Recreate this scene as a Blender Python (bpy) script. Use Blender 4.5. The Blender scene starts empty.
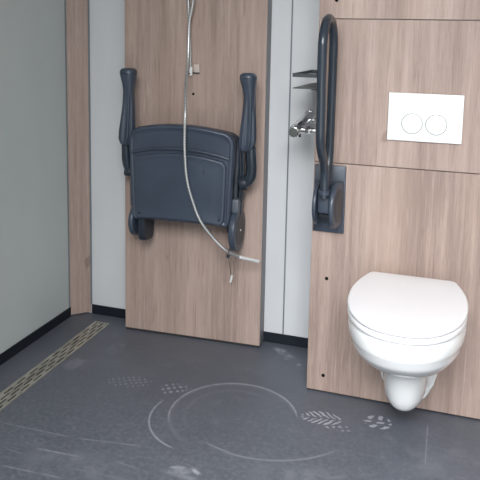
import bpy, bmesh, math, random
from mathutils import Vector, Matrix
random.seed(4)
PI = math.pi
SC = bpy.context.scene
COL = SC.collection

# ------------------------------------------------------------ node helpers
class V:
    """a scalar socket with arithmetic"""
    def __init__(s, nt, sock): s.nt, s.s = nt, sock
    def _m(s, op, *a, clamp=False):
        n = s.nt.nodes.new('ShaderNodeMath'); n.operation = op; n.use_clamp = clamp
        for i, v in enumerate((s,) + a):
            if isinstance(v, V): s.nt.links.new(v.s, n.inputs[i])
            else: n.inputs[i].default_value = v
        return V(s.nt, n.outputs[0])
    def __add__(s, o): return s._m('ADD', o)
    __radd__ = __add__
    def __sub__(s, o): return s._m('SUBTRACT', o)
    def __mul__(s, o): return s._m('MULTIPLY', o)
    __rmul__ = __mul__
    def __truediv__(s, o): return s._m('DIVIDE', o)
    def abs(s): return s._m('ABSOLUTE')
    def sin(s): return s._m('SINE')
    def sqrt(s): return s._m('SQRT')
    def max(s, o): return s._m('MAXIMUM', o)
    def min(s, o): return s._m('MINIMUM', o)
    def clamp(s): return s._m('ADD', 0.0, clamp=True)
    def atan2(s, o): return s._m('ARCTAN2', o)
    def floor(s): return s._m('FLOOR')
    def mod(s, o): return s._m('FLOORED_MODULO', o)
    def step(s, lo, hi):
        n = s.nt.nodes.new('ShaderNodeMapRange'); n.interpolation_type = 'SMOOTHSTEP'
        s.nt.links.new(s.s, n.inputs[0])
        if hi > lo:
            n.inputs[1].default_value = lo; n.inputs[2].default_value = hi
            n.inputs[3].default_value = 0; n.inputs[4].default_value = 1
        else:
            n.inputs[1].default_value = hi; n.inputs[2].default_value = lo
            n.inputs[3].default_value = 1; n.inputs[4].default_value = 0
        return V(s.nt, n.outputs[0])

def new_mat(name, base=(.5, .5, .5), rough=.5, metal=0., coat=0., spec=.5):
    m = bpy.data.materials.new(name); m.use_nodes = True
    b = m.node_tree.nodes['Principled BSDF']
    b.inputs['Base Color'].default_value = (*base, 1)
    b.inputs['Roughness'].default_value = rough
    b.inputs['Metallic'].default_value = metal
    b.inputs['Coat Weight'].default_value = coat
    b.inputs['Specular IOR Level'].default_value = spec
    return m, m.node_tree, b

def coords(nt, kind='Object'):
    return nt.nodes.new('ShaderNodeTexCoord').outputs[kind]

def worldpos(nt):
    return nt.nodes.new('ShaderNodeNewGeometry').outputs['Position']

def mapping(nt, src, scale=(1, 1, 1), loc=(0, 0, 0)):
    n = nt.nodes.new('ShaderNodeMapping')
    n.inputs['Scale'].default_value = scale; n.inputs['Location'].default_value = loc
    nt.links.new(src, n.inputs[0]); return n.outputs[0]

def noise(nt, src, scale, detail=4, rough=.55, dist=0.):
    n = nt.nodes.new('ShaderNodeTexNoise')
    n.inputs['Scale'].default_value = scale; n.inputs['Detail'].default_value = detail
    n.inputs['Roughness'].default_value = rough; n.inputs['Distortion'].default_value = dist
    nt.links.new(src, n.inputs['Vector']); return V(nt, n.outputs['Fac'])

def mixc(nt, fac, a, b):
    n = nt.nodes.new('ShaderNodeMix'); n.data_type = 'RGBA'
    for i, v in ((0, fac), (6, a), (7, b)):
        if isinstance(v, V): nt.links.new(v.s, n.inputs[i])
        elif isinstance(v, tuple): n.inputs[i].default_value = (*v, 1)
        elif isinstance(v, (int, float)): n.inputs[i].default_value = v
        else: nt.links.new(v, n.inputs[i])
    return n.outputs[2]

def bump(nt, b, h, strength=.2, dist=.001):
    n = nt.nodes.new('ShaderNodeBump')
    n.inputs['Strength'].default_value = strength; n.inputs['Distance'].default_value = dist
    nt.links.new(h.s, n.inputs['Height']); nt.links.new(n.outputs[0], b.inputs['Normal'])

# ------------------------------------------------------------ materials
def wood_mat(name, off, tint=1.0):
    m, nt, b = new_mat(name, rough=.5, spec=.35)
    p = worldpos(nt)
    broad = noise(nt, mapping(nt, p, (1, 1, .05), off), 9, 3, .5)
    mid = noise(nt, mapping(nt, p, (1, 1, .03), off), 60, 4, .65)
    fine = noise(nt, mapping(nt, p, (1, 1, .05), off), 190, 3, .7)
    pores = noise(nt, mapping(nt, p, (1, 1, .09), (off[0] + 2, 0, 0)), 330, 2, .6)
    blot = noise(nt, mapping(nt, p, (1, 1, .3), off), 5, 2)
    dashes = noise(nt, mapping(nt, p, (1, 1, .045), (off[0] + 5, 0, 0)), 105, 2, .5).step(.61, .72)
    light = noise(nt, mapping(nt, p, (1, 1, .05), (off[0] + 8, 0, 0)), 90, 2, .5).step(.60, .74)
    knot = noise(nt, mapping(nt, p, (1, 1, .5), (off[0] + 9, off[1], 2)), 13, 1).step(.74, .80)
    g = (broad * .38 + mid * .34 + fine * .18 + pores * .10)
    c = mixc(nt, g.step(.34, .66), tuple(v * tint for v in (.262, .187, .157)), tuple(v * tint for v in (.475, .357, .305)))
    c = mixc(nt, blot.step(.45, .7) * .30, c, tuple(v * tint for v in (.43, .305, .245)))
    c = mixc(nt, dashes * .38, c, tuple(v * tint for v in (.20, .135, .11)))
    c = mixc(nt, light * .25, c, tuple(v * tint for v in (.58, .45, .39)))
    c = mixc(nt, knot * .5, c, (.16, .11, .09))
    nt.links.new(c, b.inputs['Base Color'])
    bump(nt, b, mid * .6 + fine * .4, .15, .0006)
    return m

M = {}
M['wood'] = wood_mat('warm grey oak laminate', (0, 0, 0), .90)
M['wood2'] = wood_mat('warm grey oak laminate upper board', (3.3, 1.2, 0), .92)
M['wood3'] = wood_mat('warm grey oak laminate lower board', (7.1, 2.2, 0), .90)
M['wood4'] = wood_mat('warm grey oak laminate shower board', (11.6, 0.4, 0), .90)

def wall_mat(name, c, rough):
    m, nt, b = new_mat(name, c, rough, spec=.4)
    p = worldpos(nt)
    n = noise(nt, mapping(nt, p, (1, 1, .4)), 2.2, 3)
    nt.links.new(mixc(nt, n.step(.3, .7), tuple(v * .94 for v in c), tuple(v * 1.03 for v in c)), b.inputs['Base Color'])
    return m
M['wall_back'] = wall_mat('white laminate wall', (.60, .605, .615), .35)
M['wall_left'] = wall_mat('pale grey green laminate wall', (.47, .50, .49), .3)
M['wall_plain'] = wall_mat('plain white wall', (.62, .62, .6), .6)
M['ceil'] = wall_mat('white ceiling', (.7, .7, .69), .7)
M['edge'], _, _ = new_mat('grey edging', (.16, .155, .165), .45)
M['seam'], _, _ = new_mat('grey sealant', (.16, .18, .20), .5)
M['skirt'], _, _ = new_mat('dark blue grey skirting', (.008, .011, .017), .55, spec=.3)
M['gap'], _, _ = new_mat('dark shadow gap strip', (.02, .018, .02), .8)

# anthracite plastic
def plastic(name, c, rough, bs=.1):
    m, nt, b = new_mat(name, c, rough)
    o = coords(nt)
    n = noise(nt, o, 900, 2)
    w = noise(nt, o, 7, 3)
    nt.links.new(mixc(nt, w.step(.3, .7), tuple(v * .9 for v in c), tuple(v * 1.12 for v in c)), b.inputs['Base Color'])
    if bs: bump(nt, b, n, bs, .0004)
    return m
M['anth'] = plastic('anthracite plastic', (.039, .051, .073), .36)
M['anth_dk'] = plastic('dark anthracite plastic', (.017, .022, .032), .42)
M['anth_gl'] = plastic('satin anthracite powder coat', (.022, .030, .042), .25, 0)
M['anth_grey'] = plastic('mid grey plastic', (.085, .095, .115), .42)
M['ceramic'], _, _ = new_mat('white glazed ceramic', (.78, .78, .775), .12, coat=.3)
M['duro'], _, _ = new_mat('white toilet lid plastic', (.79, .775, .79), .3)
M['plate'], _, _ = new_mat('white flush plate plastic', (.76, .76, .76), .3)
M['ringgrey'], _, _ = new_mat('grey button ring', (.20, .19, .185), .4)
M['chrome'], _, _ = new_mat('chrome', (.80, .80, .80), .16, 1.)
M['ferrule'], _, _ = new_mat('satin chrome', (.88, .88, .88), .38, .6)
M['steel'], nt, b = new_mat('brushed stainless steel', (.44, .42, .37), .42, .75)
nt.links.new(mixc(nt, noise(nt, mapping(nt, worldpos(nt), (1, .3, 1)), 40, 4).step(.3, .7), (.36, .34, .29), (.60, .57, .50)), b.inputs['Base Color'])
M['black'], _, _ = new_mat('black recess', (.006, .006, .006), .8, spec=.1)
M['shelf'], _, _ = new_mat('slate grey metal', (.045, .05, .055), .4)
M['shelf_gr'], _, _ = new_mat('grey green shelf metal', (.075, .08, .075), .5)
M['whitetip'], _, _ = new_mat('white plastic', (.8, .8, .78), .4)
M['clip'], _, _ = new_mat('translucent pinkish plastic', (.50, .41, .37), .4)
# ribbed hose
M['hose'], nt, b = new_mat('silver hose', (.5, .5, .5), .28, .75)
tc = nt.nodes.new('ShaderNodeTexCoord'); sx = nt.nodes.new('ShaderNodeSeparateXYZ'); nt.links.new(tc.outputs['UV'], sx.inputs[0])
rib = (V(nt, sx.outputs[1]) * 2 * PI).sin()
nt.links.new(mixc(nt, rib.step(-.6, .6), (.36, .36, .36), (.62, .62, .61)), b.inputs['Base Color'])

# floor: dark vinyl with chalky scuffs, arcs and boot prints
def floor_mat():
    m, nt, b = new_mat('dark grey safety vinyl', rough=.5, spec=.5)
    pos = worldpos(nt)
    s = nt.nodes.new('ShaderNodeSeparateXYZ'); nt.links.new(pos, s.inputs[0])
    x, y = V(nt, s.outputs[0]), V(nt, s.outputs[1])
    big = noise(nt, pos, 2.3, 4, .6)
    med = noise(nt, pos, 14, 5, .65, .4)
    fine = noise(nt, pos, 160, 3, .7)
    speck = noise(nt, pos, 420, 1, .5).step(.63, .72)
    c = mixc(nt, big.step(.3, .7), (.069, .076, .095), (.088, .096, .117))
    c = mixc(nt, fine.step(.35, .7) * .3, c, (.13, .135, .15))
    c = mixc(nt, speck * .15, c, (.25, .26, .28))
    # cloudy dust, denser towards the front
    streak = noise(nt, mapping(nt, pos, (.35, 2.6, 1), (1, 0, 0)), 7, 6, .7, .8)
    grain = noise(nt, pos, 60, 5, .75)
    cloud = noise(nt, pos, 5, 4, .6)
    dust = med.step(.50, .85) * .13 + grain.step(.40, .75) * y.step(2.5, 1.75) * .24 + cloud.step(.45, .75) * x.step(-.5, .1) * .18 + streak.step(.50, .85) * (y.step(2.1, 1.6)) * .24
    marks = []
    wob = noise(nt, pos, 45, 2, .6)
    brk = noise(nt, pos, 28, 4, .7)
    brk2 = noise(nt, pos, 6, 2, .5)
    def arc(cx, cy, r, w, a0, a1, k, soft=12.):
        dx, dy = x - cx, y - cy
        d = ((dx * dx + dy * dy).sqrt() - r).abs()
        am, ah = math.radians((a0 + a1) / 2), math.radians((a1 - a0) / 2)
        # angle relative to the middle of the arc
        u = dx * math.cos(am) + dy * math.sin(am); v = dy * math.cos(am) - dx * math.sin(am)
        ang = v.atan2(u).abs()
        fade = ang.step(ah, ah - math.radians(soft))
        marks.append(d.step(w, w * .1) * fade * (brk.step(.2, .55) * .6 + .4) * k)
    arc(-.70, 2.125, .224, .0060, 12, 218, .62, 20)
    arc(-.70, 2.125, .221, .016, 20, 250, .16)
    arc(-.70, 2.125, .17, .012, 60, 240, .10, 20)
    arc(-.775, 2.08, .204, .0065, 160, 262, .65, 12)
    arc(-.60, 2.27, .356, .0085, 250, 330, .36, 18)
    arc(-.60, 2.27, .350, .0050, 243, 268, .5, 10)
    def seg(x0, y0, x1, y1, w, k, nz=True):
        L = math.hypot(x1 - x0, y1 - y0); tx, ty = (x1 - x0) / L, (y1 - y0) / L
        u = ((x - x0) * tx + (y - y0) * ty - L / 2).abs(); v = ((y - y0) * tx - (x - x0) * ty).abs()
        q = v.step(w, w * .15) * u.step(L / 2, L / 2 - min(.05, L * .3))
        if nz: q = q * (brk.step(.3, .6) * .7 + .3)
        marks.append(q * k)
    seg(-1.46, 1.815, -1.14, 1.822, .006, .38); seg(-1.16, 1.820, -.90, 1.86, .005, .42)
    seg(-1.25, 1.73, -1.05, 1.741, .007, .5); seg(-1.3, 1.62, -1.05, 1.632, .007, .42)
    seg(-1.34, 1.70, -1.24, 1.69, .006, .3); seg(-1.10, 2.02, -.96, 1.90, .004, .12); seg(-1.25, 1.66, -1.08, 1.78, .004, .18); seg(-1.1, 1.60, -.80, 1.70, .006, .2); seg(-.9, 1.84, -.62, 1.80, .005, .18); seg(-1.12, 1.68, -.85, 1.69, .008, .22); seg(-.98, 1.76, -.86, 1.745, .007, .32)
    seg(-.051, 2.33, -.045, 2.04, .0035, .42); seg(-.20, 2.16, -.02, 2.13, .003, .15)
    seg(-.09, 1.95, .15, 2.02, .004, .2); seg(-.30, 1.88, -.12, 1.90, .005, .15)
    seg(-.735, 1.812, -.685, 1.782, .013, .95); seg(-.80, 1.785, -.735, 1.805, .010, .7)
    seg(-.83, 1.77, -.66, 1.755, .018, .35)
    def blob(cx, cy, rx, ry, rot, k):
        ca, sa = math.cos(rot), math.sin(rot)
        dx, dy = x - cx, y - cy
        u = (dx * ca + dy * sa) / rx; v = (dy * ca - dx * sa) / ry
        marks.append((u * u + v * v).sqrt().step(1, .3) * med.step(.38, .62) * k)
    blob(-.655, 2.655, .085, .03, -.6, .75); blob(-.62, 2.61, .03, .02, 0, .5); blob(-.57, 2.57, .015, .02, 0, .4)
    blob(-1.42, 2.27, .05, .09, 0, .25); blob(-1.08, 1.70, .25, .10, .05, .22); blob(-.76, 1.785, .07, .03, 0, .6)
    blob(-.35, 1.88, .3, .1, .2, .22); blob(-.05, 2.1, .12, .15, .2, .16); blob(-1.33, 2.45, .05, .08, 0, .18)
    # boot prints: (centre, half length, half width, heading, chevron or bars)
    def boot(cx, cy, hl, hw, rot, k, style, freq):
        ca, sa = math.cos(rot), math.sin(rot)
        dx, dy = x - cx, y - cy
        u = dx * ca + dy * sa + (wob - .5) * .022; v = dy * ca - dx * sa + (brk2 - .5) * .02
        uu, vv = u / hl, v / hw
        mask = (uu * uu + vv * vv).sqrt().step(1.0, .86)
        if style == 'chev':
            pat = ((u + v.abs() * .9) * freq).sin().step(.05, .45)
            pat = pat * v.abs().step(.003, .006)
        elif style == 'bars':
            top_ = (u * freq).sin().step(-.1, .2) * v.step(.012, .016)
            low_ = ((u - v * .8) * freq * .8).sin().step(-.1, .2) * v.step(.006, .002) * (v * 190 + .9).sin().step(-.7, -.4)
            pat = top_.max(low_)
        else:
            pat = ((u * 1.0 + v * .5) * freq).sin().step(0., .4) * ((v - u * .3) * freq * .9).sin().step(-.2, .3)
        marks.append(mask * pat * (brk.step(.28, .5) * .75 + .2) * k)
    boot(-.405, 2.217, .075, .045, .12, .95, 'chev', 290)
    boot(-.335, 2.178, .052, .018, .15, .65, 'dots', 260)
    boot(-.217, 2.263, .054, .044, .05, .85, 'bars', 190)
    boot(-1.150, 2.212, .095, .044, .25, .40, 'dots', 300)
    boot(-.968, 2.222, .058, .040, .30, .60, 'dots', 260)
    tot = dust
    for q in marks: tot = tot.max(q)
    # soft rings of residue add up a little
    c = mixc(nt, tot.clamp() * .8, c, (.40, .41, .44))
    nt.links.new(c, b.inputs['Base Color'])
    r = (tot * .2 + .42)
    nt.links.new(r.s, b.inputs['Roughness'])
    bump(nt, b, fine, .25, .0006)
    return m
M['floor'] = floor_mat()

# ------------------------------------------------------------ mesh helpers
def link(name, bm, mat, parent=None, smooth=True, loc=None, angle=35):
    bmesh.ops.recalc_face_normals(bm, faces=bm.faces)
    me = bpy.data.meshes.new(name); bm.to_mesh(me); bm.free()
    me.materials.append(M[mat] if isinstance(mat, str) else mat)
    if smooth:
        for p in me.polygons: p.use_smooth = True
        me.set_sharp_from_angle(angle=math.radians(angle))
    o = bpy.data.objects.new(name, me); COL.objects.link(o)
    if parent: o.parent = parent
    if loc: o.location = loc
    return o

def tag(o, label=None, cat=None, group=None, kind=None):
    if label: o['label'] = label
    if cat: o['category'] = cat
    if group: o['group'] = group
    if kind: o['kind'] = kind
    return o

def empty(name, loc, rz=0.):
    o = bpy.data.objects.new(name, None); COL.objects.link(o)
    o.location = loc; o.rotation_euler = (0, 0, rz); o.empty_display_size = .1
    return o

def box(bm, a, b, bev=0., seg=2, rot=None):
    r = bmesh.ops.create_cube(bm, size=1)
    vs = r['verts']
    c = [(a[i] + b[i]) / 2 for i in range(3)]; d = [abs(b[i] - a[i]) for i in range(3)]
    bmesh.ops.scale(bm, vec=d, verts=vs)
    if bev:
        es = list({e for v in vs for e in v.link_edges})
        rr = bmesh.ops.bevel(bm, geom=es, offset=bev, segments=seg, affect='EDGES', profile=.5)
        vs = list({v for f in rr['faces'] for v in f.verts} | {v for v in vs if v.is_valid})
    if rot: bmesh.ops.rotate(bm, matrix=rot, cent=(0, 0, 0), verts=vs)
    bmesh.ops.translate(bm, vec=c, verts=vs)
    return vs

def bx(a, b, bev=0., seg=2):
    bm = bmesh.new(); box(bm, a, b, bev, seg); return bm

def cyl(bm, p0, p1, r0, r1=None, n=28, bev=0.):
    """lathe like disc/cylinder between two points, with rounded rims"""
    r1 = r0 if r1 is None else r1
    p0, p1 = Vector(p0), Vector(p1); L = (p1 - p0).length
    prof = [(0, 0)]
    if bev:
        for k in range(5):
            t = k / 4 * PI / 2
            prof.append((r0 - bev + bev * math.sin(t), bev - bev * math.cos(t)))
        for k in range(5):
            t = k / 4 * PI / 2
            prof.append((r1 - bev + bev * math.cos(t), L - bev + bev * math.sin(t)))
    else: prof += [(r0, 0), (r1, L)]
    prof.append((0, L))
    lathe(bm, prof, p0, p1 - p0, n)

def lathe(bm, prof, org, axis, n=28):
    q = Vector((0, 0, 1)).rotation_difference(Vector(axis).normalized())
    org = Vector(org); rings = []
    for r, h in prof:
        if r < 1e-7: rings.append([bm.verts.new(org + q @ Vector((0, 0, h)))])
        else: rings.append([bm.verts.new(org + q @ Vector((r * math.cos(2 * PI * k / n), r * math.sin(2 * PI * k / n), h))) for k in range(n)])
    bridge(bm, rings, n)

def bridge(bm, rings, n, closed=True):
    for A, B in zip(rings, rings[1:]):
        for k in range(n if closed else n - 1):
            k2 = (k + 1) % n
            f = []
            for v in ((A[k] if len(A) > 1 else A[0]), (A[k2] if len(A) > 1 else A[0]), (B[k2] if len(B) > 1 else B[0]), (B[k] if len(B) > 1 else B[0])):
                if v not in f: f.append(v)
            if len(f) > 2: bm.faces.new(f)

def spline(pts, sub=8):
    P = [Vector(p) for p in pts]; out = []
    for i in range(len(P) - 1):
        a, b, c, d = P[max(i - 1, 0)], P[i], P[i + 1], P[min(i + 2, len(P) - 1)]
        for k in range(sub):
            t = k / sub
            out.append(.5 * ((2 * b) + (c - a) * t + (2 * a - 5 * b + 4 * c - d) * t * t + (3 * b - a - 3 * c + d) * t ** 3))
    out.append(P[-1]); return out

def tube(bm, pts, r, n=14, flat=1., uvlen=None):
    """sweep; r may be a function of 0..1"""
    P = [Vector(p) for p in pts]; rings = []
    nrm = None; T = len(P) - 1; run = 0; runs = []
    for i, p in enumerate(P):
        t = (P[min(i + 1, T)] - P[max(i - 1, 0)]).normalized()
        if nrm is None:
            nrm = t.cross(Vector((1, 0, 0)))
            if nrm.length < .1: nrm = t.cross(Vector((0, 1, 0)))
            nrm.normalize()
        nrm = (nrm - t * nrm.dot(t)).normalized(); bn = t.cross(nrm)
        rr = r(i / T) if callable(r) else r
        rings.append([bm.verts.new(p + nrm * rr * math.cos(2 * PI * k / n) + bn * rr * flat * math.sin(2 * PI * k / n)) for k in range(n)])
        if i: run += (p - P[i - 1]).length
        runs.append(run)
    uv = bm.loops.layers.uv.verify() if uvlen else None
    for i, (A, B) in enumerate(zip(rings, rings[1:])):
        for k in range(n):
            f = bm.faces.new((A[k], A[(k + 1) % n], B[(k + 1) % n], B[k]))
            if uvlen:
                for l, (uu, vv) in zip(f.loops, ((k, i), (k + 1, i), (k + 1, i + 1), (k, i + 1))):
                    l[uv].uv = (uu / n, runs[vv] / uvlen)
    bm.faces.new(rings[0]); bm.faces.new(rings[-1])

def loft(bm, sections, cap=True):
    """sections: lists of points (equal length), closed loops"""
    rings = [[bm.verts.new(p) for p in s] for s in sections]
    bridge(bm, rings, len(rings[0]))
    if cap: bm.faces.new(rings[0]); bm.faces.new(rings[-1])

def outline_slab(outline, steps):
    """outline: 2D closed list (x,z). steps: list of (inset, depth y, bulge). Builds rounded slab facing -y."""
    n = len(outline)
    cx = sum(p[0] for p in outline) / n; cz = sum(p[1] for p in outline) / n
    def inset(d):
        out = []
        for i in range(n):
            a = Vector(outline[i - 1]); b_ = Vector(outline[i]); c = Vector(outline[(i + 1) % n])
            t = (c - a)
            if t.length < 1e-9: t = Vector((1, 0))
            t.normalize(); nn = Vector((-t.y, t.x))
            if nn.dot(Vector((cx, cz)) - b_) < 0: nn = -nn
            out.append(b_ + nn * d)
        return out
    return [[(p[0], y, p[1]) for p in inset(d)] for d, y in steps]

def rounded_poly(pts, radii, seg=6, samples=None):
    """rounded polygon through corner points"""
    out = []; n = len(pts)
    for i in range(n):
        a, b_, c = Vector(pts[i - 1]), Vector(pts[i]), Vector(pts[(i + 1) % n])
        r = radii[i]
        u = (a - b_).normalized(); w = (c - b_).normalized()
        p, q = b_ + u * r, b_ + w * r
        for k in range(seg + 1):
            t = k / seg
            out.append(tuple((1 - t) ** 2 * p + 2 * t * (1 - t) * b_ + t * t * q))
    return out

# ------------------------------------------------------------ setting
YB, XL = 2.7327, -1.690
YT, XT = 2.3909, -.4977
XR, YF, ZC = .95, .30, 2.35
def struct(name, bm, mat, label=None):
    o = link(name, bm, mat, smooth=False); o['kind'] = 'structure'
    if label: o['label'] = label
    return o
struct('floor', bx((XL - .1, YF - .1, -.05), (XR + .1, YB + .1, 0)), 'floor', 'dark grey vinyl floor with chalky arcs and boot prints')
struct('ceiling', bx((XL - .1, YF - .1, ZC), (XR + .1, YB + .1, ZC + .05)), 'ceil')
struct('wall_back', bx((XL - .1, YB, 0), (XR + .1, YB + .1, ZC)), 'wall_back', 'white laminate back wall')
struct('wall_left', bx((XL - .1, YF - .1, 0), (XL, YB, ZC)), 'wall_left', 'pale grey laminate left wall')
struct('wall_right', bx((XR, YF - .1, 0), (XR + .1, YB, ZC)), 'wall_plain')
struct('shade_wall_front', bx((XL, YF - .1, 0), (-.72, YF, ZC)), 'wall_plain', 'added unseen white wall beside the opening, dims the left side')  # unseen wall, added and sized to darken the left side
# the front stands open to a paved yard
struct('ground_outside', bx((-6, -8, -.06), (6, YF - .1, -.01)), 'wall_plain', 'pale paving outside the open front')
# boxed-in cistern frame behind the toilet boards
struct('wall_toilet', bx((XT + .002, YT + .012, .004), (XR, YB, ZC)), 'wall_back', 'white boxed wall that carries the toilet')
HS = .0449
def skirt(name, a, b): return struct(name, bx(a, b, .0015, 1), 'skirt', 'dark navy skirting strip')
skirt('baseboard_left', (XL, YF, 0), (XL + .006, 2.664, HS))
skirt('baseboard_back', (-1.612, YB - .006, 0), (XT, YB, HS))
# wood corner cover set diagonally
bm = bmesh.new()
for z in (0.004, ZC):
    pass
A = [(XL + .0005, 2.662), (-1.617, YB - .0005), (XL + .0005, YB - .0005)]
lo = [bm.verts.new((p[0], p[1], .006)) for p in A]; hi = [bm.verts.new((p[0], p[1], ZC)) for p in A]
bm.faces.new(lo); bm.faces.new(hi)
for i in range(3): bm.faces.new((lo[i], lo[(i + 1) % 3], hi[(i + 1) % 3], hi[i]))
struct('trim_1', bm, 'wood', 'narrow wood-effect cover strip set across the left corner')
struct('trim_2', bx((-.682, YB - .0035, HS), (-.6765, YB, ZC)), 'seam', 'thin grey joint strip in the white back wall')
struct('trim_3', bx((XL, 2.655, HS), (XL + .003, 2.662, ZC)), 'seam', 'thin dark joint beside the corner strip')
struct('trim_4', bx((-1.617, YB - .006, HS), (-1.611, YB, ZC)), 'seam', 'thin dark joint on the right of the corner strip')

# ------------------------------------------------------------ wood boards on the toilet wall
ZS1, ZS2, G = .8742, 1.3830, .0015
def hole(parent, x, z, y, r=.0065):
    bm = bmesh.new(); lathe(bm, [(0, 0), (r, 0), (r, -.0012), (r * .72, -.0016), (r * .7, .0004)], (x, y, z), (0, 1, 0), 16)
    return link('screw_hole', bm, 'black', parent)
def board(name, z0, z1, mat, label, holes, under=False):
    r = empty(name, ((XT + XR) / 2, YT + .012, z0))
    tag(r, label, 'wall panel', 'wood-effect boards on the toilet wall')
    ox, oy, oz = r.location
    link('board', bx((XT - ox, -.012, 0), (XR - ox, 0, z1 - z0), .0008, 1), mat, r, smooth=False)
    if under: link('gap_shadow_strip', bx((XT + .001 - ox, -.0115, -.0035), (XR - ox, 0, -.0002)), 'gap', r, smooth=False)  # dark strip stands in for the shade under the board
    for hx, hz in holes: hole(r, hx - ox, hz - oz, -.0121)
    return r
board('wood_wall_panel', .0065, ZS1 - G, 'wood3', 'lowest light wood-effect board, behind the wall-hung toilet', [(-.4365, .444), (-.436, .068)], True)
board('wood_wall_panel', ZS1 + G, ZS2 - G, 'wood', 'middle light wood-effect board carrying the white flush plate', [])
board('wood_wall_panel', ZS2 + G, ZC - .001, 'wood2', 'top light wood-effect board above the flush plate, cut off by the photo', [(-.438, 1.447)])

# shower wall board (slightly turned against the wall)
AL = .0467
RS = Vector((-1.0735, 2.6432, 0))
p = empty('wood_wall_panel', RS, AL)
tag(p, 'tall brown wood-effect board with grey right edge behind the folded shower seat', 'wall panel')
X0, X1 = -.309, .3122
link('board', bx((X0, 0, .010), (X1 - .0012, .012, ZC - .002), .0008, 1), 'wood4', p, smooth=False)
o = link('side_edge', bx((X1 - .001, .0003, .010), (X1, .074, ZC - .002)), 'edge', p, smooth=False); o['label'] = 'grey right side edge'
bm = bmesh.new(); v = [(X0 + .01, .0125), (X1 - .0015, .0125), (X1 - .0015, .074), (X0 + .01, .098)]
lo = [bm.verts.new((a, b_, .012)) for a, b_ in v]; hi = [bm.verts.new((a, b_, ZC - .004)) for a, b_ in v]
bm.faces.new(lo); bm.faces.new(hi)
for i in range(4): bm.faces.new((lo[i], lo[(i + 1) % 4], hi[(i + 1) % 4], hi[i]))
link('core', bm, 'edge', p, smooth=False)
link('gap_shadow_strip', bx((X0 + .001, .001, .0005), (X1 - .001, .03, .0098)), 'gap', p, smooth=False)  # shadow line below the board, made as a dark strip
hole(p, .002, 1.073, -.0001, .0055)

# ------------------------------------------------------------ toilet
TX = -.131
def dshape(hw, front, back, bw, z, n=64, k=2.25, ym=None):
    """closed outline: straight back edge of half width bw at y=back, widest hw, elliptical front"""
    ym = back - (back - front) * .42 if ym is None else ym
    pts = []
    for i in range(n // 2 + 1):           # front half, from +x to -x
        t = PI * i / (n // 2)
        c, s = math.cos(t), math.sin(t)
        pts.append((TX + hw * (abs(c) ** (2 / k)) * (1 if c >= 0 else -1), ym - (ym - front) * (s ** (2 / k)), z))
    m = n // 4
    side = []
    for i in range(1, m + 1):             # -x side going back
        t = i / m
        w = hw - (hw - bw) * (t ** 1.9)
        side.append((w, ym + (back - ym) * t))
    rr = .02
    L = []
    for w, yy in side: L.append((-w, yy))
    # rounded back corners
    L = L[:-1] + [(-(bw + .006), back - .014), (-(bw - .002), back - .004), (-(bw - .014), back)]
    pts += [(TX + a, b_, z) for a, b_ in L]
    mid = 6
    for i in range(1, mid): pts.append((TX - (bw - .014) + (2 * (bw - .014)) * i / mid, back, z))
    pts += [(TX - a, b_, z) for a, b_ in reversed(L)]
    return pts
toilet = empty('toilet', (TX, YT, 0))
tag(toilet, 'white wall-hung toilet with closed lid on wood-effect wall', 'toilet')
def tl(name, bm, mat, par=toilet):
    bmesh.ops.translate(bm, vec=(-TX, -YT, 0), verts=bm.verts)
    return link(name, bm, mat, par, angle=50)
# bowl
S = []
for z, hw, fr, bw, k, ymf in (
    (.466, .1720, 1.892, .150, 2.2, .42), (.4645, .1775, 1.886, .155, 2.2, .42), (.458, .1805, 1.882, .158, 2.2, .42),
    (.440, .1835, 1.880, .159, 2.2, .42), (.418, .1830, 1.883, .159, 2.2, .42), (.408, .1800, 1.886, .158, 2.2, .42),
    (.400, .1770, 1.893, .156, 2.2, .42), (.385, .1755, 1.897, .154, 2.2, .42),     (.365, .1695, 1.918, .149, 2.2, .42), (.345, .1600, 1.942, .141, 2.2, .42),
    (.325, .1475, 1.972, .131, 2.2, .43), (.306, .1310, 2.008, .124, 2.15, .45), (.291, .1130, 2.045, .112, 2.1, .47),
    (.280, .0960, 2.080, .104, 2.1, .5), (.271, .0820, 2.103, .099, 2.1, .5), (.260, .0765, 2.114, .097, 2.2, .5),
    (.225, .0745, 2.122, .088, 2.3, .5), (.185, .0720, 2.130, .091, 2.3, .5), (.150, .0680, 2.140, .094, 2.3, .5),
    (.125, .0610, 2.152, .088, 2.2, .5), (.109, .0510, 2.168, .084, 2.2, .5), (.098, .0380, 2.190, .078, 2.1, .5), (.090, .0320, 2.225, .074, 2.1, .5), (.075, .0300, 2.275, .068, 2.1, .5), (.058, .0280, 2.32, .058, 2.1, .5), (.050, .0240, 2.345, .045, 2.1, .5)):
    S.append(dshape(hw, fr, YT - .0005, bw, z, k=k, ym=(YT - (YT - fr) * ymf)))
bm = bmesh.new(); loft(bm, S)
tl('bowl', bm, 'ceramic')
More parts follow.
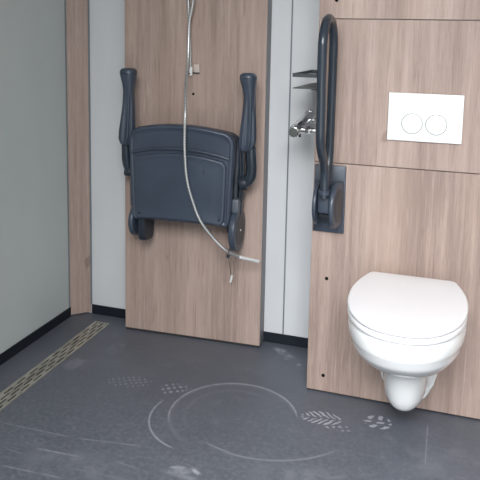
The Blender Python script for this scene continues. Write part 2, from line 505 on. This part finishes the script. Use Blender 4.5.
# seat ring
def slab(z0, z1, hw, fr, bk, bw, rad, hole_=None, dome=0.):
    ss = []
    for a in (1, .7, .3, 0): 
        i = rad * (1 - math.cos(a * PI / 2)); ss.append(dshape(hw - i, fr + i, bk - i * .3, bw - i, z0 + rad - rad * math.sin(a * PI / 2)))
    for a in (0, .3, .6, .85, 1):
        i = rad * (1 - math.cos(a * PI / 2)); ss.append(dshape(hw - i, fr + i, bk - i * .3, bw - i, z1 - rad + rad * math.sin(a * PI / 2)))
    if dome:
        for q, h in ((.012, .25), (.035, .6), (.07, .88), (.105, 1)):
            ss.append(dshape(hw - rad - q, fr + rad + q, bk - q * .8, bw - rad - q, z1 + dome * h))
    return ss
bm = bmesh.new(); loft(bm, slab(.4670, .4875, .1830, 1.877, 2.350, .150, .007)); tl('seat', bm, 'duro')
bm = bmesh.new(); loft(bm, slab(.4898, .5060, .1840, 1.872, 2.354, .143, .007, dome=.003)); tl('lid', bm, 'duro')
for s in (-1, 1):
    bm = bmesh.new(); cyl(bm, (TX + s * .078 - .016, 2.362, .487), (TX + s * .078 + .016, 2.362, .487), .009, bev=.002)
    box(bm, (TX + s * .078 - .012, 2.352, .4665), (TX + s * .078 + .012, 2.372, .486), .002)
    tl('hinge', bm, 'duro')

# ------------------------------------------------------------ flush plate
PX, PZ = -.2436, .972
fp = empty('flush_plate', (PX + .123, YT, PZ)); tag(fp, 'white rectangular dual flush plate with two round buttons', 'flush plate')
link('plate', bx((-.123, -.0115, 0), (.123, 0, .164), .0022, 3), 'plate', fp)
for i, bxx in enumerate((-.162, -.0825)):
    cx, cz = bxx - (PX + .123), 1.0325 - PZ
    bm = bmesh.new(); lathe(bm, [(0, 0), (.0328, 0), (.0332, .0006), (.0332, .0016), (.032, .0022), (0, .0026)], (cx, -.0115, cz), (0, -1, 0), 48)
    bt = link('flush_button', bm, 'plate', fp)
    bm = bmesh.new(); lathe(bm, [(.0334, 0), (.0334, .0013), (.0353, .0013), (.0353, 0)], (cx, -.0115, cz), (0, -1, 0), 48)
    rg = link('button_ring', bm, 'ringgrey', bt)

# ------------------------------------------------------------ folding grab rail beside the toilet
GX = -.433
gr = empty('folding_grab_rail', (GX, YT, .62)); tag(gr, 'anthracite folding grab rail swung up vertical beside the toilet', 'grab rail')
def g(name, bm, mat, par=gr):
    bmesh.ops.translate(bm, vec=(-GX, -YT, -.62), verts=bm.verts)
    return link(name, bm, mat, par)
yf, yr, zt = 2.150, 2.338, 1.286
P2 = [(GX, 2.262, .775), (GX, 2.262, .80), (GX, 2.262, .84), (GX, 2.255, .872), (GX, 2.232, .905), (GX, 2.198, .938), (GX, 2.173, .972), (GX, 2.164, 1.02), (GX, 2.16, 1.10), (GX, yf, 1.2), (GX, yf, zt)]
cy_, rr_ = (yf + yr) / 2, (yr - yf) / 2
top = [(GX, cy_ - rr_ * math.cos(t * PI / 16), zt + rr_ * math.sin(t * PI / 16)) for t in range(1, 16)]
P3 = [(GX, yr, zt), (GX, yr, 1.15), (GX, yr - .002, 1.0), (GX, yr - .005, .92), (GX, yr - .02, .86), (GX, yr - .035, .80), (GX, yr - .04, .77)]
bm = bmesh.new(); tube(bm, spline(P2 + top + P3, 5), .0152, 20); g('rail_tube', bm, 'anth_gl')
pl = g('wall_plate', bx((-.4925, YT - .011, .621), (-.3800, YT, .867), .003, 2), 'anth')
bm = bmesh.new()
box(bm, (-.488, YT - .014, .812), (-.385, YT - .0112, .863), .001)
bmesh.ops.translate(bm, vec=(-GX, -YT, -.62), verts=bm.verts)
link('cover_tab', bm, 'anth_grey', gr)['label'] = 'lighter grey upper band of the wall plate'
def cheek(x0, x1, yc, zc, r, bev, mat):
    """side cheek: half disc in the y-z plane that runs back to the wall"""
    prof = []
    yw = YT - .0112
    for i in range(33):
        t = -PI / 2 + PI * i / 32
        prof.append((yc - r * math.cos(t), zc + r * math.sin(t)))
    prof += [(yw, zc + r * .93), (yw, zc - r * .93)]
    bm = bmesh.new(); ss = []
    cyc, czc = yc, zc
    for k, x in ((1 - bev / r, x0), (1 - bev * .3 / r, x0 + bev * .3), (1, x0 + bev), (1, x1 - bev), (1 - bev * .3 / r, x1 - bev * .3), (1 - bev / r, x1)):
        ss.append([(x, yw if a >= yw - 1e-6 else cyc + (a - cyc) * k, czc + (b_ - czc) * k) for a, b_ in prof])
    loft(bm, ss); return bm
o = g('side_cheek', cheek(-.474, -.461, 2.335, .738, .076, .004, 0), 'anth')
bm = cheek(-.412, -.398, 2.322, .737, .080, .005, 0)
for v in bm.verts:
    if v.co.x > -.406: v.co.x += max(0, v.co.y - 2.25) * .10
o = g('side_cheek', bm, 'anth')
bm = bmesh.new(); lathe(bm, [(0, .002), (.030, .0015), (.056, .0012), (.060, 0)], (-.3905, 2.320, .737), (1, -.10, 0), 40); g('cheek_cap', bm, 'anth_dk')
bm = bmesh.new(); box(bm, (-.458, 2.275, .715), (-.414, YT - .012, .800), .008, 3); g('hinge_block', bm, 'anth')
bm = bmesh.new(); cyl(bm, (-.459, 2.33, .697), (-.414, 2.33, .697), .016, bev=.002); g('pivot_pin', bm, 'anth_dk')
bm = bmesh.new(); lathe(bm, [(.0152, 0), (.019, .002), (.019, .012), (.0152, .016)], (GX, 2.262, .785), (0, 0, 1), 24); g('tube_collar', bm, 'anth')

# ------------------------------------------------------------ folding shower seat (local frame of the turned board)
ss_ = empty('folding_shower_seat', RS + Vector((0, 0, 0)), AL)
tag(ss_, 'anthracite folding shower seat tipped up on wood-effect board, both armrests raised', 'shower seat')
def poly_prism(ss, name, mat, par=ss_, angle=40):
    bm = bmesh.new(); loft(bm, ss); return link(name, bm, mat, par, angle=angle)
def top_arc(x, z0, sag, hw): return z0 - sag * (x / hw) ** 2
def seat_outline(hw, z0, z1, arch, taper, rad, dz=0):
    """rounded seat outline: convex top edge, slightly concave bottom edge"""
    pts = []; n = 16
    tl_, tr_ = (-hw, z1 - arch), (hw, z1 - arch)
    # top edge
    N = 18
    xs = [-hw + rad + (2 * hw - 2 * rad) * i / N for i in range(N + 1)]
    def zt_(x): return z1 - arch * (abs(x) / hw) ** 2.2
    def zb_(x): return z0 + .010 * (1 - (abs(x) / hw) ** 2)
    top = [(x, zt_(x)) for x in xs]
    br = [(hw - rad + rad * math.sin(t * PI / 12), zt_(hw - rad) - rad * (1 - math.cos(t * PI / 12))) for t in range(1, 7)]
    ht = zt_(hw - rad) - rad
    side = [(hw - taper * i / 8, ht + (z0 + .025 - ht) * i / 8) for i in range(1, 9)]
    r2 = .025; hb = hw - taper
    bl = [(hb - r2 * (1 - math.cos(t * PI / 12)), z0 + r2 - r2 * math.sin(t * PI / 12)) for t in range(1, 7)]
    xb = [hb - r2 - (2 * hb - 2 * r2) * i / N for i in range(1, N)]
    bot = [(x, zb_(x)) for x in xb]
    right = br + side + bl
    left = [(-a, b_) for a, b_ in reversed(right)]
    return top + right + bot + left
OUT = seat_outline(.2255, .556, .962, .034, .012, .055)
D = -.150
def curvy(ss, amt=.02, hw=.22):
    """bow the slab towards the viewer in the middle"""
    return [[(x, y - amt * (1 - min(1, (x / hw) ** 2)), z) for x, y, z in s] for s in ss]
# seat shell: front face with raised rim, stepping back to a big recessed pad
ss = outline_slab(OUT, [(.012, D + .048), (.004, D + .046), (0, D + .040), (0, D + .012), (.002, D + .006), (.006, D + .001), (.010, D), (.016, D + .0015), (.019, D + .004), (.030, D + .0045)])
poly_prism(curvy(ss), 'seat_shell', 'anth')
# lower seat pad: slightly raised panel beneath the fold line
PAD = seat_outline(.197, .566, .848, .030, .006, .035)
ss = outline_slab(PAD, [(0, D + .008), (0, D - .002), (.002, D - .005), (.006, D - .0065), (.012, D - .0055), (.018, D - .0045), (.05, D - .004), (.09, D - .004)])
ss = [[(x + .0, y, z) for x, y, z in s] for s in ss]
pad = poly_prism(curvy(ss), 'seat_pad', 'anth')
PAD2 = seat_outline(.205, .840, .944, .030, .0, .040)
# upper band ridge along the fold
bm = bmesh.new()
pts = [(x, D - .002 - .02 * (1 - min(1, (x / .22) ** 2)), .866 - .030 * (abs(x) / .205) ** 2.2) for x in [-.207 + .414 * i / 30 for i in range(31)]]
tube(bm, pts, .0042, 10); link('fold_ridge', bm, 'anth', pad)
# backrest behind the seat, seen as a darker rim at its sides
BO = seat_outline(.2335, .575, .952, .034, .010, .055)
ss = outline_slab(BO, [(.006, -.060), (0, -.065), (0, -.088), (.006, -.093)])
poly_prism(curvy(ss, .008), 'backrest', 'anth_dk')
# wall mounting plate behind
link('mounting_plate', bx((-.16, -.058, .60), (.16, 0, .90), .006, 2), 'anth_dk', ss_)
# side rails between hinge discs and shell
for s in (-1, 1):
    bm = bmesh.new(); tube(bm, spline([(s * .236, -.085, .60), (s * .238, -.085, .70), (s * .236, -.085, .82), (s * .225, -.085, .90)], 6), .0075, 12)
    link('frame_tube', bm, 'anth_gl', ss_)
# hinge discs
def disc(x0, x1, yc, zc, r, bev, mat, name='hinge_disc', sy=1., sz=1.):
    bm = bmesh.new(); cyl(bm, (x0, 0, 0), (x1, 0, 0), r, n=48, bev=bev)
    bmesh.ops.scale(bm, vec=(1, sy, sz), verts=bm.verts); bmesh.ops.translate(bm, vec=(0, yc, zc), verts=bm.verts)
    return link(name, bm, mat, ss_)
for s in (-1, 1):
    if s > 0: dd = disc(.214, .240, -.090, .536, .088, .006, 'anth'); fx, fz, fr_ = .240, .536, .088
    else: dd = disc(-.226, -.204, -.088, .540, .068, .008, 'anth'); fx, fz, fr_ = -.226, .540, .068
    bm = bmesh.new(); lathe(bm, [(0, .002), (fr_ * .68, .0016), (fr_ * .70, 0)], (fx, -.089, fz), (s, 0, 0), 40); link('disc_cap', bm, 'anth_dk', dd)
    bm = bmesh.new(); lathe(bm, [(0, .002), (.0035, .0018), (.004, 0)], (fx + s * .002, -.089, fz), (s, 0, 0), 16); link('cap_glint', bm, 'whitetip', dd)  # white dot paints a highlight at the disc centre
    if s < 0:
        bm = bmesh.new(); ss = []
        for x in (-.188, -.184, -.160, -.156):
            i = .004 if x in (-.188, -.156) else 0
            ss.append([(x, a_, b_) for a_, b_ in rounded_poly([(-.145 + i, .60), (-.135 + i, .462 + i), (-.045 - i, .452 + i), (-.02 - i, .60)], [.004, .022, .022, .004])])
        loft(bm, ss); link('hinge_foot', bm, 'anth_dk', ss_)
    link('hinge_block', bx((min(s * .185, s * .215), -.10, .52), (max(s * .185, s * .215), 0, .60), .004), 'anth_dk', ss_)
    if s > 0:
        link('hinge_neck', bx((.205, -.125, .612), (.240, -.035, .668), .006), 'anth_grey', ss_)
        bm = bmesh.new(); ss = []
        for z, yc, hh in ((.660, -.070, .036), (.69, -.070, .030), (.715, -.074, .020), (.745, -.080, .012)):
            ss.append([(.238 + q[0] * .010, yc + q[1] * hh, z) for q in [(math.cos(k * PI / 8), math.sin(k * PI / 8)) for k in range(16)]])
        loft(bm, ss); link('hinge_stem', bm, 'anth_dk', ss_)
# armrests
def arm(s):
    xc = .252 * s if s < 0 else .274
    A = empty('armrest', (0, 0, 0)); A.parent = ss_
    # main pad: loft along z. local x drawn for the right arm, mirrored for the left
    secs = []
    # z, centre x, half width x, centre y, half depth y
    if s > 0:
        data = [(.868, .268, .018, -.125, .022), (.874, .268, .026, -.125, .029), (.895, .272, .0325, -.127, .032), (.92, .274, .0335, -.128, .032), (.96, .276, .0310, -.129, .030),
                (1.01, .278, .0265, -.130, .027), (1.06, .279, .0230, -.131, .025), (1.09, .279, .0225, -.131, .026), (1.115, .277, .0250, -.132, .029), (1.14, .275, .0300, -.134, .034),
                (1.155, .274, .0325, -.135, .037), (1.166, .274, .0315, -.136, .036), (1.174, .274, .0250, -.136, .029), (1.177, .274, .012, -.136, .014)]
    else:
        data = [(.862, -.243, .016, -.125, .022), (.868, -.243, .024, -.125, .029), (.89, -.242, .0320, -.127, .032), (.92, -.239, .0325, -.128, .032), (.96, -.236, .0290, -.129, .030),
                (1.01, -.232, .0250, -.130, .027), (1.06, -.230, .0220, -.131, .025), (1.09, -.229, .0215, -.131, .026), (1.115, -.229, .0245, -.132, .029), (1.14, -.229, .0300, -.134, .034),
                (1.158, -.229, .0330, -.135, .037), (1.169, -.229, .0320, -.136, .036), (1.177, -.229, .0250, -.136, .029), (1.180, -.229, .012, -.136, .014)]
    n = 64
    for z, cx, hw, cy, hd in data:
        sec = []
        rid = max(0., min(1, (1.10 - z) / .12)) * .26
        for k in range(n):
            t = 2 * PI * k / n
            c, si = math.cos(t), math.sin(t)
            e = .8
            f = 1 - rid * (0.5 + .5 * math.cos(8 * t))
            sec.append((cx + hw * f * abs(c) ** e * (1 if c >= 0 else -1), cy + hd * f * abs(si) ** e * (1 if si >= 0 else -1), z))
        secs.append(sec)
    bm = bmesh.new(); loft(bm, secs); link('grip', bm, 'anth', A, angle=60)
    cx0 = data[1][1]; o_ = s
    # rim line around the flared end
    bm = bmesh.new(); zc = data[10][0]
    ring = [(data[10][1] + .0325 * math.cos(t * PI / 16), -.135 + .037 * math.sin(t * PI / 16), zc + .001) for t in range(33)]
    tube(bm, ring, .0022, 8); link('end_rim', bm, 'anth_dk', A)
    # curved lower link to the pivot
    if s > 0:
        pts = [(.285, -.122, .885), (.287, -.118, .84), (.288, -.113, .80), (.283, -.108, .765), (.266, -.102, .742), (.240, -.098, .732)]
        pts2 = [(.256, -.128, .885), (.256, -.122, .84), (.255, -.114, .79), (.252, -.106, .755)]
    else:
        pts = [(-.250, -.122, .885), (-.251, -.118, .84), (-.252, -.113, .80), (-.250, -.108, .775), (-.244, -.102, .755), (-.232, -.098, .742)]
        pts2 = [(-.228, -.120, .885), (-.227, -.115, .84), (-.227, -.105, .79), (-.230, -.100, .765)]
    bm = bmesh.new(); tube(bm, spline(pts, 6), (lambda t: .0165 + .003 * t) if s > 0 else (lambda t: .0135 + .001 * t), 14, 1.25); link('arm_link', bm, 'anth_gl', A)
    bm = bmesh.new(); tube(bm, spline(pts2, 6), .0055, 10); link('stay_rod', bm, 'anth_gl', A)
    bm = bmesh.new(); x = pts[-2][0]; cyl(bm, (pts[-1][0], -.098, pts[-1][2]), (pts[-1][0] + s * .03, -.098, pts[-1][2] + .002), .027 if s > 0 else .018, n=28, bev=.004); link('pivot', bm, 'anth_dk', A)
arm(-1); arm(1)

# ------------------------------------------------------------ shower hose, short pipe, clip, tie
def LW(x, y, z):
    return (RS.x + x * math.cos(AL) - y * math.sin(AL), RS.y + x * math.sin(AL) + y * math.cos(AL), z)
bm = bmesh.new()
H1 = [(.05, -.05, 2.05), (.035, -.05, 1.75), (.018, -.05, 1.50), (.013, -.05, 1.44), (0, -.05, 1.37), (-.001, -.055, 1.29), (.003, -.07, 1.22), (.009, -.10, 1.16),
      (.022, -.15, 1.10), (.037, -.190, 1.03), (.040, -.203, .98), (.041, -.205, .87), (.050, -.20, .75), (.076, -.19, .65), (.106, -.19, .585), (.150, -.175, .522), (.205, -.165, .470), (.255, -.13, .436), (.318, -.09, .412)]
tube(bm, spline([LW(*q) for q in H1], 14), .0060, 12, uvlen=.006)
hs = link('shower_hose', bm, 'hose'); tag(hs, 'long silver shower hose hanging in front of the folded seat', 'hose')
bm = bmesh.new()
a, b_ = Vector(LW(*H1[-2])), Vector(LW(*H1[-1])); dirv = (b_ - a).normalized()
cyl(bm, b_ - dirv * .085, b_ + dirv * .004, .0068, .0062, 16, .001)
link('hose_end', bm, 'ferrule', hs)['label'] = 'smooth chrome hose ferrule'
bm = bmesh.new()
H2 = [(-.035, -.026, 2.05), (-.024, -.026, 1.75), (-.016, -.026, 1.50), (-.014, -.026, 1.44), (-.010, -.024, 1.36), (-.006, -.022, 1.26), (-.003, -.020, 1.165)]
tube(bm, spline([LW(*q) for q in H2], 14), .0062, 12, uvlen=.007)
h2 = link('shower_hose', bm, 'hose'); tag(h2, 'short second silver hose ending at a pale clip above the seat', 'hose')
bm = bmesh.new(); cyl(bm, LW(-.003, -.020, 1.185), LW(-.003, -.020, 1.150), .0068, n=14, bev=.001); link('hose_end', bm, 'whitetip', h2)
cl = empty('wall_clip', LW(.017, 0, 1.163), AL); tag(cl, 'small pale plastic clip on wood-effect board beside the hoses', 'clip')
link('clip_body', bx((-.012, -.010, 0), (.014, 0, .034), .002), 'clip', cl)
bm = bmesh.new(); tube(bm, spline([(-.012, -.010, -.001), (-.024, -.030, -.004), (-.032, -.026, .004), (-.030, -.012, .004)], 6), .002, 8); tube(bm, [(.014, -.008, -.002), (-.014, -.012, -.002)], .0022, 8); link('clip_arm', bm, 'anth_dk', cl)
ct = empty('hose_tie', LW(.2155, -.158, .4625), AL); tag(ct, 'dark cord tied round hose end with white tip dangling below seat', 'cord')
bm = bmesh.new()
ring = [(.0095 * math.sin(t * PI / 8) * .2, .0095 * math.cos(t * PI / 8), .004 + .0095 * math.sin(t * PI / 8)) for t in range(17)]
tube(bm, ring, .0016, 6)
lathe(bm, [(0, -.008), (.006, -.006), (.0085, 0), (.006, .006), (0, .008)], (-.002, -.006, -.016), (0, 1, 0), 14)
link('knot', bm, 'anth_dk', ct)
bm = bmesh.new(); tube(bm, spline([(-.002, -.006, -.02), (-.006, .03, -.06), (-.014, .075, -.115), (-.017, .10, -.135)], 8), .0013, 6)
tube(bm, spline([(.002, -.004, -.02), (.004, .05, -.06), (-.004, .09, -.11), (-.014, .10, -.135)], 8), .0009, 6)
link('string', bm, 'anth_dk', ct)
bm = bmesh.new(); tube(bm, spline([(-.016, .10, -.132), (-.019, .105, -.15), (-.024, .108, -.166)], 5), .0042, 10); link('tip', bm, 'whitetip', ct)

# ------------------------------------------------------------ shower shelf on the side of the boxed wall
XS = XT + .002
sh = empty('shower_shelf', (XS, 2.54, 1.13)); tag(sh, 'slate grey metal shower shelf with rail, half behind grab rail', 'shelf')
def strip(bm, pts, h0, h1, th):
    for (a0, b0), (a1, b1) in zip(pts, pts[1:]):
        L = math.hypot(a1 - a0, b1 - b0); nx, ny = -(b1 - b0) / L * th / 2, (a1 - a0) / L * th / 2
        q = [(a0 + nx, b0 + ny), (a1 + nx, b1 + ny), (a1 - nx, b1 - ny), (a0 - nx, b0 - ny)]
        lo = [bm.verts.new((u - XS, v_ - 2.54, h0 - 1.13)) for u, v_ in q]; hi = [bm.verts.new((u - XS, v_ - 2.54, h1 - 1.13)) for u, v_ in q]
        bm.faces.new(lo); bm.faces.new(hi)
        for i in range(4): bm.faces.new((lo[i], lo[(i + 1) % 4], hi[(i + 1) % 4], hi[i]))
bm = bmesh.new(); strip(bm, [(XS, 2.412), (-.5905, 2.412), (-.5905, 2.726), (XS, 2.726)], 1.174, 1.187, .004); link('shelf_rail', bm, 'shelf', sh, smooth=False)
bm = bmesh.new(); strip(bm, [(XS - .0005, 2.410), (XS - .0005, 2.728)], 1.125, 1.187, .003)
for yy in (2.43, 2.64): strip(bm, [(XS - .002, yy), (XS - .03, yy)], 1.128, 1.132, .006)
link('back_strip', bm, 'shelf', sh, smooth=False)
bm = bmesh.new()
q = [(XS - .001, 2.412), (-.590, 2.412), (-.582, 2.69), (-.575, 2.72), (XS - .001, 2.72)]
lo = [bm.verts.new((u - XS, v_ - 2.54, .002)) for u, v_ in q]; hi = [bm.verts.new((u - XS, v_ - 2.54, .0055)) for u, v_ in q]
bm.faces.new(lo); bm.faces.new(hi)
for i in range(5): bm.faces.new((lo[i], lo[(i + 1) % 5], hi[(i + 1) % 5], hi[i]))
link('shelf_plate', bm, 'shelf_gr', sh, smooth=False)

# ------------------------------------------------------------ shower mixer
mx = empty('shower_mixer', (XS, 2.54, .986)); tag(mx, 'chrome bar shower mixer with round end knob, half behind grab rail', 'shower mixer'); mx.rotation_euler.x = .13
bm = bmesh.new(); cyl(bm, (-.088, -.085, .004), (-.088, .125, .004), .0195, n=32, bev=.003); link('mixer_body', bm, 'chrome', mx)
bm = bmesh.new(); cyl(bm, (-.088, -.125, .002), (-.088, -.087, .004), .0195, .0205, 32, .003)
for k in range(12):
    t = k * PI / 6; cyl(bm, (-.088 + .0195 * math.cos(t), -.122, .002 + .0195 * math.sin(t)), (-.088 + .0195 * math.cos(t), -.09, .004 + .0195 * math.sin(t)), .0022, n=8)
o = link('control_knob', bm, 'chrome', mx)
bm = bmesh.new(); lathe(bm, [(0, .0012), (.0165, .001), (.0175, 0)], (-.088, -.125, .002), (0, -1, 0), 28); link('knob_cap', bm, 'shelf_gr', o)
bm = bmesh.new(); cyl(bm, (-.088, .127, .004), (-.088, .160, .004), .0205, n=32, bev=.003); link('control_knob', bm, 'chrome', mx)
for yy in (-.055, .095):
    bm = bmesh.new(); cyl(bm, (-.075, yy, -.006), (-.006, yy, -.006), .010, n=20, bev=.001); cyl(bm, (-.058, yy, -.006), (-.040, yy, -.006), .0155, n=6, bev=.001)
    link('wall_union', bm, 'chrome', mx)
    bm = bmesh.new(); cyl(bm, (-.008, yy, -.006), (0, yy, -.006), .028, .030, 28, .002); link('wall_flange', bm, 'chrome', mx)
bm = bmesh.new(); cyl(bm, (-.083, .02, -.034), (-.083, .02, -.010), .010, n=20, bev=.001); link('hose_outlet', bm, 'chrome', mx)
bm = bmesh.new(); cyl(bm, (-.075, -.078, -.028), (-.075, -.078, -.016), .0042, n=12, bev=.001); link('stop_pin', bm, 'black', mx)

# ------------------------------------------------------------ floor drain
y0, y1 = 1.40, 2.648
DXC, DW = -1.5115, .0345
dr = empty('floor_drain', (DXC, (y0 + y1) / 2, 0)); tag(dr, 'long stainless slotted floor drain along the left wall', 'floor drain')
L = (y1 - y0) / 2
link('channel', bx((-DW + .003, -L + .004, 0), (DW - .003, L - .004, .0006)), 'black', dr, smooth=False)
bm = bmesh.new()
rows = [-.0235, -.0095, .0045, .0185]     # slot row starts
rowc = [-.0225, -.0075, .0075, .0225]; sw = .0033
edges = [-DW] + [v for c in rowc for v in (c - sw, c + sw)] + [DW]
for i in range(0, len(edges), 2): box(bm, (edges[i], -L, .0006), (edges[i + 1], L, .0024))
pitch, bridge_w = .078, .026
for i, c in enumerate(rowc):
    yy = -L - (pitch / 2 if i % 2 else 0)
    while yy < L + pitch:
        a, b2 = max(-L, yy), min(L, yy + bridge_w)
        if b2 > a: box(bm, (c - sw, a, .0006), (c + sw, b2, .0023))
        yy += pitch
link('grate', bm, 'steel', dr, smooth=False)
bm = bmesh.new()
for s in (-1, 1): box(bm, (s * (DW + .0015) - .0015, -L - .003, 0), (s * (DW + .0015) + .0015, L + .003, .003))
for s in (-1, 1): box(bm, (-DW, s * (L + .0015) - .0015, 0), (DW, s * (L + .0015) + .0015, .003))
link('frame', bm, 'steel', dr, smooth=False)

# ------------------------------------------------------------ light: overcast daylight through the open front
w = bpy.data.worlds.new('overcast sky'); SC.world = w; w.use_nodes = True
nt = w.node_tree; bg = nt.nodes['Background']
tc = nt.nodes.new('ShaderNodeTexCoord'); sx = nt.nodes.new('ShaderNodeSeparateXYZ'); nt.links.new(tc.outputs['Generated'], sx.inputs[0])
up = V(nt, sx.outputs[2])
nt.links.new(mixc(nt, up.step(-.05, .9), (.80, .87, .95), (.95, .98, 1.0)), bg.inputs[0])
nt.links.new((up.step(-.1, .9) * 1.6 + .9).s, bg.inputs[1])
def area(name, loc, target, sx_, sy_, power, col):
    l = bpy.data.lights.new(name, 'AREA'); l.shape = 'RECTANGLE'; l.size = sx_; l.size_y = sy_; l.energy = power; l.color = col
    o = bpy.data.objects.new(name, l); COL.objects.link(o); o.location = loc
    o.rotation_euler = (Vector(target) - Vector(loc)).to_track_quat('-Z', 'Y').to_euler()
    return o
area('open_front_daylight', (.1, -1.5, 3.3), (-.3, 2.4, .2), 2.2, 2.2, 330, (.95, .98, 1.0))

# ------------------------------------------------------------ camera
F, CY, PITCH, ROLL, YAW, H = 684.1649, 126.3155, .1332, .0194, -.3159, 1.3219
fwd = Vector((math.sin(YAW) * math.cos(PITCH), math.cos(YAW) * math.cos(PITCH), -math.sin(PITCH)))
r0 = Vector((math.cos(YAW), -math.sin(YAW), 0)); u0 = r0.cross(fwd)
r = r0 * math.cos(ROLL) + u0 * math.sin(ROLL); u = -r0 * math.sin(ROLL) + u0 * math.cos(ROLL)
cam = bpy.data.cameras.new('camera'); co = bpy.data.objects.new('camera', cam); COL.objects.link(co)
co.matrix_world = Matrix(((r.x, u.x, -fwd.x, 0), (r.y, u.y, -fwd.y, 0), (r.z, u.z, -fwd.z, H), (0, 0, 0, 1)))
cam.sensor_width = 36; cam.sensor_fit = 'HORIZONTAL'; cam.lens = F / 480 * 36
cam.shift_y = -(240 - CY) / 480; cam.clip_start = .02
SC.camera = co
SC.view_settings.view_transform = 'Standard'; SC.view_settings.look = 'None'
SC.view_settings.gamma = 1; SC.view_settings.exposure = .35; SC.view_settings.use_curve_mapping = False
